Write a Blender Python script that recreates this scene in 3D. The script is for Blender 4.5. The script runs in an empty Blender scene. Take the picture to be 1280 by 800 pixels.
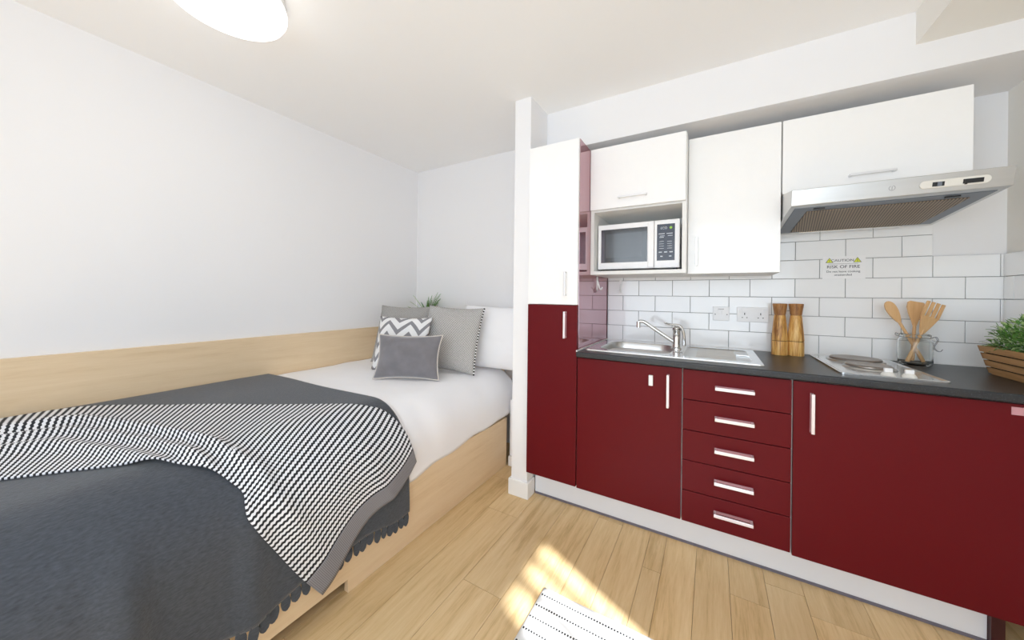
import bpy, bmesh, math, random
from mathutils import Vector, Matrix, noise
random.seed(7)
C = bpy.context.scene.collection
PI = math.pi

# ------------------------------------------------------------------ materials
def srgb(h):
    if isinstance(h, str):
        h = [int(h[i:i+2], 16)/255 for i in (0, 2, 4)]
    return tuple(c/12.92 if c <= .04045 else ((c+.055)/1.055)**2.4 for c in h) + (1,)
MATS = {}
def mat(name, col, rough=.5, metal=0, coat=0, spec=.5, noise_amt=0, noise_scale=30, bump=0, bump_scale=200,
        emit=0, emit_col=None, sheen=0, alpha=1, trans=0, stretch=(1, 1, 1), coat_rough=.05):
    if name in MATS: return MATS[name]
    m = bpy.data.materials.new(name); m.use_nodes = True
    nt = m.node_tree; b = nt.nodes['Principled BSDF']
    c = srgb(col)
    b.inputs['Base Color'].default_value = c
    b.inputs['Roughness'].default_value = rough
    b.inputs['Metallic'].default_value = metal
    b.inputs['Specular IOR Level'].default_value = spec
    b.inputs['Coat Weight'].default_value = coat
    b.inputs['Coat Roughness'].default_value = coat_rough
    b.inputs['Sheen Weight'].default_value = sheen
    b.inputs['Transmission Weight'].default_value = trans
    if emit:
        b.inputs['Emission Color'].default_value = srgb(emit_col or col)
        b.inputs['Emission Strength'].default_value = emit
    tc = nt.nodes.new('ShaderNodeTexCoord'); mp = nt.nodes.new('ShaderNodeMapping')
    mp.inputs['Scale'].default_value = stretch
    nt.links.new(tc.outputs['Object'], mp.inputs['Vector'])
    if noise_amt or not (bump or noise_amt):
        n = nt.nodes.new('ShaderNodeTexNoise'); n.inputs['Scale'].default_value = noise_scale
        n.inputs['Detail'].default_value = 4
        nt.links.new(mp.outputs[0], n.inputs['Vector'])
        r = nt.nodes.new('ShaderNodeMix'); r.data_type = 'RGBA'
        a = max(noise_amt, .01)
        r.inputs['A'].default_value = tuple(max(0, x*(1-a)) for x in c[:3]) + (1,)
        r.inputs['B'].default_value = tuple(min(1, x*(1+a)) for x in c[:3]) + (1,)
        nt.links.new(n.outputs['Fac'], r.inputs['Factor'])
        nt.links.new(r.outputs['Result'], b.inputs['Base Color'])
    if bump:
        n2 = nt.nodes.new('ShaderNodeTexNoise'); n2.inputs['Scale'].default_value = bump_scale
        nt.links.new(mp.outputs[0], n2.inputs['Vector'])
        bp = nt.nodes.new('ShaderNodeBump'); bp.inputs['Strength'].default_value = bump
        bp.inputs['Distance'].default_value = .002
        nt.links.new(n2.outputs['Fac'], bp.inputs['Height']); nt.links.new(bp.outputs[0], b.inputs['Normal'])
    MATS[name] = m
    return m

class NT:
    """tiny helper for procedural node graphs"""
    def __init__(s, name, rough=.5, **kw):
        s.m = bpy.data.materials.new(name); s.m.use_nodes = True; s.nt = s.m.node_tree
        s.b = s.nt.nodes['Principled BSDF']; s.b.inputs['Roughness'].default_value = rough
        for k, v in kw.items(): s.b.inputs[k.replace('_', ' ')].default_value = v
        s.tc = s.nt.nodes.new('ShaderNodeTexCoord')
    def link(s, a, b): s.nt.links.new(a, b)
    def val(s, sock, v):
        if isinstance(v, (int, float)): sock.default_value = v
        else: s.link(v, sock)
    def math(s, op, a, b=0, c=0):
        n = s.nt.nodes.new('ShaderNodeMath'); n.operation = op
        s.val(n.inputs[0], a); s.val(n.inputs[1], b); s.val(n.inputs[2], c)
        return n.outputs[0]
    def sep(s, v):
        n = s.nt.nodes.new('ShaderNodeSeparateXYZ'); s.link(v, n.inputs[0]); return n.outputs
    def mapping(s, v, scale=(1, 1, 1), rot=(0, 0, 0), loc=(0, 0, 0)):
        n = s.nt.nodes.new('ShaderNodeMapping'); s.link(v, n.inputs[0])
        n.inputs['Scale'].default_value = scale; n.inputs['Rotation'].default_value = rot; n.inputs['Location'].default_value = loc
        return n.outputs[0]
    def noise(s, v, scale, detail=4, rough=.5, dist=0):
        n = s.nt.nodes.new('ShaderNodeTexNoise'); s.link(v, n.inputs['Vector'])
        n.inputs['Scale'].default_value = scale; n.inputs['Detail'].default_value = detail
        n.inputs['Roughness'].default_value = rough; n.inputs['Distortion'].default_value = dist
        return n.outputs['Fac']
    def mix(s, f, a, b):
        n = s.nt.nodes.new('ShaderNodeMix'); n.data_type = 'RGBA'
        s.val(n.inputs['Factor'], f)
        for k, v in (('A', a), ('B', b)):
            if isinstance(v, (tuple, str)): n.inputs[k].default_value = srgb(v) if isinstance(v, str) else v
            else: s.link(v, n.inputs[k])
        return n.outputs['Result']
    def ramp(s, f, stops):
        n = s.nt.nodes.new('ShaderNodeValToRGB'); s.link(f, n.inputs[0])
        e = n.color_ramp.elements
        while len(e) < len(stops): e.new(.5)
        for i, (p, c) in enumerate(stops): e[i].position = p; e[i].color = srgb(c) if isinstance(c, str) else c
        return n.outputs[0]
    def bump(s, h, strength=.3, dist=.002):
        n = s.nt.nodes.new('ShaderNodeBump'); s.link(h, n.inputs['Height'])
        n.inputs['Strength'].default_value = strength; n.inputs['Distance'].default_value = dist
        s.link(n.outputs[0], s.b.inputs['Normal'])
    def color(s, v): s.link(v, s.b.inputs['Base Color']); return s.m

def wood(name, light, mid, dark, axis='Y', scale=1., rough=.45, contrast=1., plank=False, coat=0):
    w = NT(name, rough); w.b.inputs['Coat Weight'].default_value = coat
    st = {'X': (.07, 1, 1), 'Y': (1, .07, 1), 'Z': (1, 1, .07)}[axis]
    v = w.mapping(w.tc.outputs['Object'], tuple(k*scale for k in st))
    if plank:
        a = w.nt.nodes.new('ShaderNodeVertexColor'); a.layer_name = 'tone'
        off = w.nt.nodes.new('ShaderNodeVectorMath'); off.operation = 'MULTIPLY_ADD'
        w.link(a.outputs['Color'], off.inputs[0]); off.inputs[1].default_value = (7, 7, 7); w.link(v, off.inputs[2])
        v = off.outputs[0]
    g = w.noise(v, 28, 6, .6, .6); f = w.noise(v, 160, 3, .6); big = w.noise(v, 5, 2, .5, 1.2)
    s = w.math('ADD', w.math('MULTIPLY', g, .55), w.math('ADD', w.math('MULTIPLY', f, .25), w.math('MULTIPLY', big, .25)))
    s = w.math('ADD', w.math('MULTIPLY', w.math('SUBTRACT', s, .52), 2.2*contrast), .5)
    col = w.ramp(s, [(.0, dark), (.45, mid), (1., light)])
    if plank:
        t = w.sep(a.outputs['Color'])[0]
        k = w.math('ADD', w.math('MULTIPLY', t, .16), .92)
        n = w.nt.nodes.new('ShaderNodeVectorMath'); n.operation = 'SCALE'
        w.link(col, n.inputs[0]); w.link(k, n.inputs['Scale']); col = n.outputs[0]
    w.bump(f, .06)
    return w.color(col)

M = {}
M['wall'] = mat('wall_paint', 'ececee', .85, bump=.05, bump_scale=300, spec=.2)
M['wall_warm_lit'] = mat('wall_paint_warm_lit', 'ebe9e4', .85, bump=.05, bump_scale=300, spec=.2)  # same wall paint, with the warmer light at the right put into its tint
M['ceil'] = mat('ceiling_paint', 'f5f5f5', .9, bump=.03, bump_scale=300, spec=.1)
M['gloss_white'] = mat('white_gloss', 'f6f6f6', .18, coat=.3, spec=.4)
M['skirt'] = mat('white_satin', 'eeeeee', .4)
M['carcass'] = mat('white_melamine', 'e6e6e4', .45)
M['niche'] = mat('grey_white_melamine', 'd5d5d4', .5)
M['red'] = mat('dark_red_satin', '611017', .42, spec=.16)
M['red_gloss'] = mat('dark_red_gloss', '70141c', .06, coat=1, spec=.7, coat_rough=.03)
M['plinth'] = mat('plinth_white', 'e4e7ee', .35)
_b = M['red_gloss'].node_tree.nodes['Principled BSDF']; _b.inputs['Coat Weight'].default_value = 0; _b.inputs['IOR'].default_value = 3.7; _b.inputs['Specular Tint'].default_value = (1, .8, .86, 1)
M['red_in_shade'] = mat('shadow_red_panel', '3a0d10', .5)  # door red darkened to paint in the shade below the door
M['top'] = (lambda w: w.color(w.mix(w.math('GREATER_THAN', w.noise(w.tc.outputs['Object'], 420, 2), .66), '24262a', '5b6068')))(NT('black_speckled_laminate', .34))
M['steel'] = mat('brushed_steel', 'c9c9c8', .3, 1, noise_amt=.06, noise_scale=60, stretch=(.05, 1, 1))
M['steel_bright'] = mat('polished_steel', 'e2e3e4', .2, 1)
M['chrome'] = mat('chrome', 'dddddd', .07, 1)
M['handle'] = mat('satin_aluminium', 'f6eff4', .35, .6)
M['handle_reflection'] = mat('pinkish_handle_reflection', 'b98d96', .4, .5)  # pinkish tone paints the handle's reflection and shadow gap on the red door
M['handle_white'] = mat('satin_silver_handle', 'e4e4e6', .3, .6)
M['dark'] = mat('black_plastic', '1b1c1f', .4)
M['grey_blue'] = mat('grey_blue_metal', '737a84', .4, .5)
M['hob_plate'] = mat('steel_ring_plate', '9c938c', .38, .8, noise_amt=.1)
M['white_plastic'] = mat('white_plastic', 'f1f1f2', .3)
M['white_plastic2'] = mat('off_white_plastic', 'dedcd6', .35)
M['mw_glass'] = mat('microwave_glass', '34373b', .12, coat=.6, noise_amt=.1, noise_scale=900)
M['mw_glass_in'] = mat('microwave_glass_mesh', '43474c', .2, coat=.6, noise_amt=.2, noise_scale=1500)
M['mw_panel'] = mat('microwave_panel', '343947', .25)
M['ink'] = mat('dark_ink', '33343f', .6)
M['ink_light'] = mat('pale_ink', 'c9cfd8', .6)
M['yellow'] = mat('warning_yellow', 'e3ea3d', .5)
M['green_dot'] = mat('green_mark', '9ad04a', .5)
M['oak'] = wood('oak_laminate', 'ecd6b6', 'e3caa6', 'd2b48a', 'Y', 1.0, .42, .9)
M['floor'] = wood('oak_floor_boards', 'e6cca1', 'd8b989', 'b4925f', 'Y', 1.3, .4, 1.15, plank=True)
M['acacia'] = wood('acacia_wood', 'ebc57e', 'd09a50', '8a5a2c', 'Z', 1.6, .4, 2.4)
M['acacia_dark'] = wood('acacia_wood_head', 'c08f5c', '9c6a3a', '6a4020', 'Z', 2.2, .4, 1.6)
M['groove'] = mat('dark_groove', '4a3018', .6)  # groove ring in a darker brown than the mill wood
M['beech'] = wood('beech_wood', 'ecc695', 'dfb27e', 'c4935e', 'Z', 2., .5, .8)
M['basket'] = wood('brown_slat_wood', 'd6ab7d', 'c39665', '9c7248', 'Y', 2, .6, 1)
M['soil'] = mat('soil', '2a2018', .9)
M['duvet'] = mat('white_cotton', 'f3f3f6', .8, spec=.2, bump=.1, bump_scale=15, sheen=.2)
M['wool'] = mat('charcoal_wool', '474b52', .95, spec=.1, noise_amt=.5, noise_scale=210, bump=.6, bump_scale=260, sheen=.25, stretch=(1, .35, 1))
M['rib'] = (lambda w: w.color(w.mix(w.math('GREATER_THAN', w.math('FRACT', w.math('MULTIPLY', w.sep(w.tc.outputs['UV'])[1], 170)), .55), '8b8a8f', '747378')))(NT('grey_rib_knit', .9))
M['leaf'] = mat('leaf_green', '5f8f40', .5, noise_amt=.45, noise_scale=25)
M['leaf_pale'] = mat('leaf_pale_green', 'a5bd80', .5, noise_amt=.3, noise_scale=25)
M['leaf_white'] = mat('leaf_white_tip', 'dfe6cf', .6)
M['pot'] = mat('white_pot', 'e6e6e4', .4)
M['piping'] = mat('cream_piping', 'cdc6bf', .7)
M['velvet'] = mat('grey_velvet', '77757a', .7, spec=.2, noise_amt=.25, noise_scale=16, sheen=.6)
M['label'] = mat('pale_pink_label', 'c59098', .5)
M['grout'] = mat('grey_grout', 'a3a4a7', .9)
M['tile'] = mat('white_glazed_tile', 'f4f5f6', .12, coat=.4, spec=.5)
M['seal'] = mat('white_sealant', 'efefef', .4)

def glass_mat():
    m = bpy.data.materials.new('clear_glass'); m.use_nodes = True; b = m.node_tree.nodes['Principled BSDF']
    b.inputs['Base Color'].default_value = (.97, .985, .98, 1); b.inputs['Roughness'].default_value = .01
    b.inputs['Transmission Weight'].default_value = 1; b.inputs['IOR'].default_value = 1.3
    return m
M['glass'] = glass_mat()
def pane_mat():
    m = bpy.data.materials.new('window_glass'); m.use_nodes = True; nt = m.node_tree
    nt.nodes.remove(nt.nodes['Principled BSDF'])
    o = nt.nodes['Material Output']; t = nt.nodes.new('ShaderNodeBsdfTransparent'); g = nt.nodes.new('ShaderNodeBsdfGlossy')
    g.inputs['Roughness'].default_value = .02
    x = nt.nodes.new('ShaderNodeMixShader'); x.inputs[0].default_value = .06
    nt.links.new(t.outputs[0], x.inputs[1]); nt.links.new(g.outputs[0], x.inputs[2]); nt.links.new(x.outputs[0], o.inputs[0])
    return m
M['pane'] = pane_mat()

def knit(name, pu, pv, dark, light, zig=.3, duty=.5, mid=None):
    w = NT(name, .9); u, v = w.sep(w.tc.outputs['UV'])[0:2]
    z = w.math('PINGPONG', w.math('DIVIDE', v, pv), 1)
    ph = w.math('FRACT', w.math('ADD', w.math('DIVIDE', u, pu), w.math('MULTIPLY', z, zig)))
    k = w.math('GREATER_THAN', ph, duty)
    w.bump(w.math('PINGPONG', w.math('MULTIPLY', ph, 2), 1), .5, .003)
    return w.color(w.mix(k, dark, light))
M['knit'] = knit('black_white_twill_knit', .0185, .0062, '24262c', 'e0e1e6', .2, .48)
def twill(name, p, dark, light):
    w = NT(name, .9); u, v = w.sep(w.tc.outputs['UV'])[0:2]
    ph = w.math('FRACT', w.math('DIVIDE', w.math('ADD', u, w.math('MULTIPLY', v, 1.)), p))
    st = w.math('FRACT', w.math('DIVIDE', v, p*.35))
    k = w.math('GREATER_THAN', w.math('ADD', ph, w.math('MULTIPLY', st, .25)), .62)
    return w.color(w.mix(k, dark, light))
M['twill'] = twill('grey_twill_weave', .0125, '7b7a79', 'd2d0ce')
M['twill2'] = twill('grey_twill_weave_soft', .010, '848280', 'b8b6b3')
def chev():
    w = NT('grey_white_chevron', .85); u, v = w.sep(w.tc.outputs['UV'])[0:2]
    z = w.math('PINGPONG', w.math('ADD', u, .03), .075)
    ph = w.math('FRACT', w.math('DIVIDE', w.math('ADD', v, w.math('MULTIPLY', z, 1.05)), .088))
    return w.color(w.mix(w.math('GREATER_THAN', ph, .6), 'e9e9ea', '8a898e'))
M['chevron'] = chev()
def dots_edge():
    w = NT('black_white_edge_yarn', .9); u = w.sep(w.tc.outputs['UV'])[0]
    return w.color(w.mix(w.math('GREATER_THAN', w.math('FRACT', w.math('DIVIDE', u, .02)), .5), '202020', 'ececec'))
M['edge'] = dots_edge()
def rugm():
    w = NT('white_rug_dotted_stripes', .9); o = w.sep(w.tc.outputs['UV']); x, y = o[0], o[1]
    ln = w.math('LESS_THAN', w.math('ABSOLUTE', w.math('SUBTRACT', w.math('FRACT', w.math('DIVIDE', y, .0525)), .33)), .075)
    dash = w.math('GREATER_THAN', w.math('FRACT', w.math('DIVIDE', x, .0105)), .4)
    k = w.math('MULTIPLY', ln, dash)
    w.bump(w.noise(w.mapping(w.tc.outputs['UV'], (400, 400, 1)), 1), .2)
    return w.color(w.mix(k, 'efeeec', '33302f'))
M['rug'] = rugm()
def filt():
    w = NT('brown_filter_mesh', .5, Metallic=.4); o = w.sep(w.tc.outputs['Object'])
    k = w.math('GREATER_THAN', w.math('FRACT', w.math('DIVIDE', w.math('ADD', o[0], w.math('MULTIPLY', o[1], -.15)), .0095)), .45)
    n = w.noise(w.mapping(w.tc.outputs['Object'], (4, 4, 4)), 2)
    return w.color(w.mix(k, w.mix(n, '4a3c30', '5e5248'), w.mix(n, '8d7a63', '9c8d7a')))
M['filter'] = filt()
def emitter(name, col, s):
    m = bpy.data.materials.new(name); m.use_nodes = True; b = m.node_tree.nodes['Principled BSDF']
    b.inputs['Base Color'].default_value = (.9, .9, .9, 1); b.inputs['Emission Color'].default_value = srgb(col); b.inputs['Emission Strength'].default_value = s
    return m
M['lamp'] = emitter('lit_opal_diffuser', 'fffdf8', 1.5)

# ------------------------------------------------------------------ mesh helpers
def tag(o, label=None, cat=None, group=None, kind=None):
    if label: o['label'] = label
    if cat: o['category'] = cat
    if group: o['group'] = group
    if kind: o['kind'] = kind
    return o
def obj(name, bm, m, parent=None, smooth=False, bevel=0, seg=2, loc=None):
    me = bpy.data.meshes.new(name); bm.normal_update(); bm.to_mesh(me); bm.free()
    o = bpy.data.objects.new(name, me); C.objects.link(o)
    me.materials.append(M[m] if isinstance(m, str) else m)
    if smooth:
        for p in me.polygons: p.use_smooth = True
        if smooth == 'auto':
            mod = None
            me.polygons.foreach_set('use_smooth', [True]*len(me.polygons))
            bm2 = bmesh.new(); bm2.from_mesh(me)
            for e in bm2.edges:
                if len(e.link_faces) == 2 and e.calc_face_angle(0) > .6: e.smooth = False
            bm2.to_mesh(me); bm2.free()
    if bevel:
        b = o.modifiers.new('bevel', 'BEVEL'); b.width = bevel; b.segments = seg; b.limit_method = 'ANGLE'
    if parent is not None:
        o.parent = parent
        o.matrix_parent_inverse = Matrix.Translation(parent.location).inverted() if parent.type == 'EMPTY' and parent.parent is None and parent.rotation_euler.z == 0 else Matrix()
    if loc is not None: o.location = loc
    return o
def empty(name, loc=(0, 0, 0), label=None, cat=None, group=None):
    o = bpy.data.objects.new(name, None); C.objects.link(o); o.location = loc; o.empty_display_size = .1
    return tag(o, label, cat, group)
def bx(bm, x0, x1, y0, y1, z0, z1):
    v = [bm.verts.new((x, y, z)) for x in (x0, x1) for y in (y0, y1) for z in (z0, z1)]
    for f in ((0, 1, 3, 2), (4, 6, 7, 5), (0, 4, 5, 1), (2, 3, 7, 6), (0, 2, 6, 4), (1, 5, 7, 3)):
        bm.faces.new([v[i] for i in f])
    return bm
def box(*a): return bx(bmesh.new(), *a)
def prism(bm, pts, axis, a, b):
    """pts: 2D polygon in the plane normal to axis; extruded from a to b"""
    def P(p, t): return {'X': (t, p[0], p[1]), 'Y': (p[0], t, p[1]), 'Z': (p[0], p[1], t)}[axis]
    v0 = [bm.verts.new(P(p, a)) for p in pts]; v1 = [bm.verts.new(P(p, b)) for p in pts]
    n = len(pts)
    for i in range(n): bm.faces.new((v0[i], v0[(i+1) % n], v1[(i+1) % n], v1[i]))
    bm.faces.new(v0[::-1]); bm.faces.new(v1)
    bmesh.ops.recalc_face_normals(bm, faces=bm.faces[:])
    return bm
def lathe(bm, prof, c=(0, 0, 0), seg=32, closed=True, sq=None):
    rings = []
    for r, z in prof:
        if r < 1e-6: rings.append([bm.verts.new((c[0], c[1], c[2]+z))])
        else: rings.append([bm.verts.new((c[0]+r*math.cos(2*PI*i/seg), c[1]+r*math.sin(2*PI*i/seg), c[2]+z)) for i in range(seg)])
    for A, B in zip(rings, rings[1:]):
        for i in range(seg):
            j = (i+1) % seg
            if len(A) == 1 and len(B) == 1: continue
            if len(A) == 1: bm.faces.new((A[0], B[j], B[i]))
            elif len(B) == 1: bm.faces.new((A[i], A[j], B[0]))
            else: bm.faces.new((A[i], A[j], B[j], B[i]))
    bmesh.ops.recalc_face_normals(bm, faces=bm.faces[:])
    return bm
def tube(bm, pts, rad, seg=12, closed=False, flat=1., uv=None):
    pts = [Vector(p) for p in pts]; n = len(pts)
    rads = rad if isinstance(rad, (list, tuple)) else [rad]*n
    rings = []; prev = None; L = 0; Ls = []
    for i, p in enumerate(pts):
        a = pts[(i-1) % n] if (closed or i > 0) else p; b = pts[(i+1) % n] if (closed or i < n-1) else p
        t = (b-a).normalized()
        if prev is None:
            up = Vector((0, 0, 1)) if abs(t.z) < .9 else Vector((1, 0, 0))
            x = t.cross(up).normalized()
        else: x = (prev - t*prev.dot(t)).normalized()
        prev = x; y = t.cross(x)
        if i: L += (p-pts[i-1]).length
        Ls.append(L)
        rings.append([bm.verts.new(p + rads[i]*(x*math.cos(2*PI*k/seg) + y*flat*math.sin(2*PI*k/seg))) for k in range(seg)])
    m = n if closed else n-1
    lay = bm.loops.layers.uv.verify() if uv else None
    for i in range(m):
        A, B = rings[i], rings[(i+1) % n]
        for k in range(seg):
            f = bm.faces.new((A[k], A[(k+1) % seg], B[(k+1) % seg], B[k]))
            if lay:
                l1 = Ls[i]; l2 = Ls[i+1] if i+1 < n else L+(pts[0]-pts[-1]).length
                for lp, q in zip(f.loops, (l1, l1, l2, l2)): lp[lay].uv = (q, k/seg)
    if not closed:
        bm.faces.new(rings[0][::-1]); bm.faces.new(rings[-1])
    return bm
def smooth_pts(pts, sub=6):
    """Catmull-Rom"""
    P = [Vector(p) for p in pts]; P = [2*P[0]-P[1]] + P + [2*P[-1]-P[-2]]; out = []
    for i in range(1, len(P)-2):
        a, b, c, d = P[i-1:i+3]
        for k in range(sub):
            t = k/sub
            out.append(.5*((2*b)+(c-a)*t+(2*a-5*b+4*c-d)*t*t+(3*b-a-3*c+d)*t**3))
    out.append(P[-2]); return out
def text_obj(name, s, size, m, parent, loc, rot, extrude=.0004, align='CENTER', xs=1.):
    cu = bpy.data.curves.new(name, 'FONT'); cu.body = s; cu.size = size; cu.extrude = extrude
    cu.align_x = align; cu.align_y = 'CENTER'
    t = bpy.data.objects.new(name+'_tmp', cu); C.objects.link(t)
    dg = bpy.context.evaluated_depsgraph_get()
    me = bpy.data.meshes.new_from_object(t.evaluated_get(dg)); bpy.data.objects.remove(t)
    T = Matrix.Translation(loc) @ rot @ Matrix.Diagonal((xs, 1, 1, 1))
    me.transform(T)
    bm = bmesh.new(); bm.from_mesh(me); bpy.data.meshes.remove(me)
    return obj(name, bm, m, parent)
RX = Matrix.Rotation(PI/2, 4, 'X')      # writing upright, facing -Y

# ------------------------------------------------------------------ the setting
XL, XR, YB, YF, ZC = -1.84, 1.745, 0.0, -3.5, 2.372
def struct(name, bm, m, parent=None, **k):
    o = obj(name, bm, m, parent, **k)
    if parent is None: o['kind'] = 'structure'
    return o
# floor: boards of one mesh, long joints where the boards meet
bm = bmesh.new(); col = bm.loops.layers.color.new('tone')
xs = [XL-.1, -1.70, -1.51, -1.32, -1.13, -.94, -.75, -.646, -.456, -.266, -.08, .109, .235, .37, .445, .575, .70, .83, .96, 1.15, 1.34, 1.53, 1.84]
for i, (a, b) in enumerate(zip(xs, xs[1:])):
    cuts = [.1]; y = -.4-random.random()*1.2
    while y > YF: cuts.append(y); y -= 1.28
    cuts.append(YF-.1)
    for c, d in zip(cuts, cuts[1:]):
        n0 = len(bm.faces); bm.faces.ensure_lookup_table()
        g = .0007
        bx(bm, a+g, b-g, d+g, c-g, -.02, 0)
        bm.faces.ensure_lookup_table(); r = random.random()
        for f in bm.faces[n0:]:
            for l in f.loops: l[col] = (r, random.random() if 0 else r*.37 % 1, (r*7.3) % 1, 1)
floor = struct('floor', bm, 'floor')
sub = obj('floor_base', box(XL-.1, XR+.1, YF-.1, .1, -.06, -.019), mat('dark_joint_fill', '6e4c2c', .8), floor)  # dark brown base showing in the joints between boards
struct('ceiling', box(XL-.1, XR+.1, YF-.1, .1, ZC, ZC+.08), 'ceil')
wb = struct('wall_back', box(XL-.1, XR+.1, 0.008, .1, 0, ZC), 'wall')
struct('wall_left', box(XL-.1, XL, YF-.1, .008, 0, ZC), 'wall')
# right wall with the sunny window opening (beside the camera)
WY0, WY1, WZ0, WZ1 = -2.14, -1.70, .85, 2.15
VY0, VY1 = -3.35, -2.50
bm = bmesh.new()
bx(bm, XR, XR+.1, WY1, .1, 0, ZC); bx(bm, XR, XR+.1, YF-.1, VY0, 0, ZC); bx(bm, XR, XR+.1, VY1, WY0, 0, ZC)
bx(bm, XR, XR+.1, VY0, VY1, 0, WZ0); bx(bm, XR, XR+.1, VY0, VY1, WZ1, ZC)
bx(bm, XR, XR+.1, WY0, WY1, 0, WZ0); bx(bm, XR, XR+.1, WY0, WY1, WZ1, ZC)
wr = struct('wall_right', bm, 'wall_warm_lit')
w1 = tag(empty('window_1', (XR+.05, (WY0+WY1)/2, WZ0)), kind='structure')
bm = bmesh.new(); t = .03
bx(bm, XR+.04, XR+.08, WY0, WY0+t, WZ0, WZ1); bx(bm, XR+.04, XR+.08, WY1-t, WY1, WZ0, WZ1)
bx(bm, XR+.04, XR+.08, WY0+t, WY1-t, WZ0, WZ0+t); bx(bm, XR+.04, XR+.08, WY0+t, WY1-t, WZ1-t, WZ1)
bx(bm, XR+.045, XR+.075, -1.855, -1.83, WZ0+t, WZ1-t); bx(bm, XR+.045, XR+.075, -1.995, -1.95, WZ0+t, WZ1-t)
obj('window_frame', bm, 'skirt', w1)
obj('window_pane', box(XR+.056, XR+.062, WY0+t, WY1-t, WZ0+t, WZ1-t), 'pane', w1)
w3 = tag(empty('bounce_window_added', (XR+.05, (VY0+VY1)/2, WZ0)), kind='structure')  # unseen opening added so sun on the floor bounces up to the ceiling
bm = bmesh.new()
bx(bm, XR+.04, XR+.08, VY0, VY0+t, WZ0, WZ1); bx(bm, XR+.04, XR+.08, VY1-t, VY1, WZ0, WZ1)
bx(bm, XR+.04, XR+.08, VY0+t, VY1-t, WZ0, WZ0+t); bx(bm, XR+.04, XR+.08, VY0+t, VY1-t, WZ1-t, WZ1)
obj('window_frame', bm, 'skirt', w3)
obj('window_pane', box(XR+.056, XR+.062, VY0+t, VY1-t, WZ0+t, WZ1-t), 'pane', w3)
# front wall behind the camera with a wide unseen window added for fill light
FX0, FX1, FZ0, FZ1 = -.7, 1.62, .6, 2.2
bm = bmesh.new()
bx(bm, XL-.1, FX0, YF-.1, YF, 0, ZC); bx(bm, FX1, XR+.1, YF-.1, YF, 0, ZC)
bx(bm, FX0, FX1, YF-.1, YF, 0, FZ0); bx(bm, FX0, FX1, YF-.1, YF, FZ1, ZC)
struct('wall_front', bm, 'wall')
w2 = tag(empty('fill_window_added', (0, YF-.05, FZ0)), kind='structure')
bm = bmesh.new()
for x in (FX0, (FX0+FX1)/2-.02, FX1-.04): bx(bm, x, x+.04, YF-.08, YF-.04, FZ0, FZ1)
for z in (FZ0, FZ1-.04):
    bx(bm, FX0+.04, (FX0+FX1)/2-.02, YF-.08, YF-.04, z, z+.04); bx(bm, (FX0+FX1)/2+.02, FX1-.04, YF-.08, YF-.04, z, z+.04)
obj('window_frame', bm, 'skirt', w2)
bm = bmesh.new()
for a, b in ((FX0+.04, (FX0+FX1)/2-.02), ((FX0+FX1)/2+.02, FX1-.04)): bx(bm, a, b, YF-.063, YF-.057, FZ0+.04, FZ1-.04)
obj('window_pane', bm, 'pane', w2)

# partition between bed and kitchen, skirting round its foot, low boxing by the bed end
struct('wall_partition', box(-.412, -.306, -.592, 0.008, 0, ZC), 'wall')
bm = bmesh.new(); t = .014
prism(bm, [(-.412-t, -.592-t), (-.306+t, -.592-t), (-.306+t, -.515), (-.306, -.515), (-.306, -.592), (-.412, -.592), (-.412, -.02), (-.412-t, -.02)], 'Z', 0, .095)
struct('baseboard_partition', bm, 'skirt', bevel=.003)
bm = bmesh.new(); bx(bm, -.598, -.43, -.30, .008, 0, .46)
struct('trim_3', bm, 'wall', bevel=.003)
struct('baseboard_back', box(-.600, -.43, -.314, -.30, 0, .07), 'skirt', bevel=.003)
# soffit over the wall units and the beam running towards the camera
struct('trim_1', box(-.306, XR, -.36, .008, 2.12, ZC), 'wall')
struct('trim_2', box(1.335, XR, YF, -.36, 2.236, ZC), 'wall_warm_lit')

# tiles: real tiles on a grout bed, rows .1003 high, joints every .202
T, H = .202, .1003
def tiles(parent, name, rects, plane, pos, gname='grout_bed'):
    bm = bmesh.new(); g = .0013
    for a, b, z0, z1 in rects:
        if b-a < .004: continue
        if plane == 'Y': bx(bm, a+g, b-g, pos-.007, pos, z0+g, z1-g)
        else: bx(bm, pos-.007, pos, a+g, b-g, z0+g, z1-g)
    return obj(name, bm, 'tile', parent, bevel=.0012, seg=2)
zr = lambda r: 1.4043-r*H       # row joint heights
rects = []
x_lo, x_hi = .004, 1.7364
for r in range(-3, 6):
    z1, z0 = zr(r), zr(r+1)
    hi = x_hi if r >= 0 else 1.521
    if r >= 4: z0 = max(z0, .902)
    if z1-z0 < .01: continue
    off = .107 + (0 if r % 2 == 0 else T/2)
    x = off - 2*T
    while x < hi:
        a, b = max(x, x_lo), min(x+T, hi)
        if b > a+.005: rects.append((a, b, z0, z1))
        x += T
bm = box(x_lo, x_hi, .0012, .008, .902, zr(0)); bx(bm, x_lo, 1.521, .0012, .008, zr(0), zr(-3))
obj('grout_bed', bm, 'grout', wb)
bts = tiles(wb, 'wall_tiles', rects, 'Y', .0012)
rects = []
for r in range(0, 6):
    z1, z0 = zr(r), max(zr(r+1), .902)
    if z1-z0 < .01: continue
    y = -.008-(.060 if r % 2 else .161)
    segs = [(y, -.008)]
    while y > -.75: segs.append((max(y-T, -.75), y)); y -= T
    for a, b in segs: rects.append((a, b, z0, z1))
obj('grout_bed', box(XR-.0085, XR-.0005, -.75, -.0075, .902, zr(0)), 'grout', wr)
tiles(wr, 'wall_tiles', rects, 'X', XR-.0085)

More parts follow.
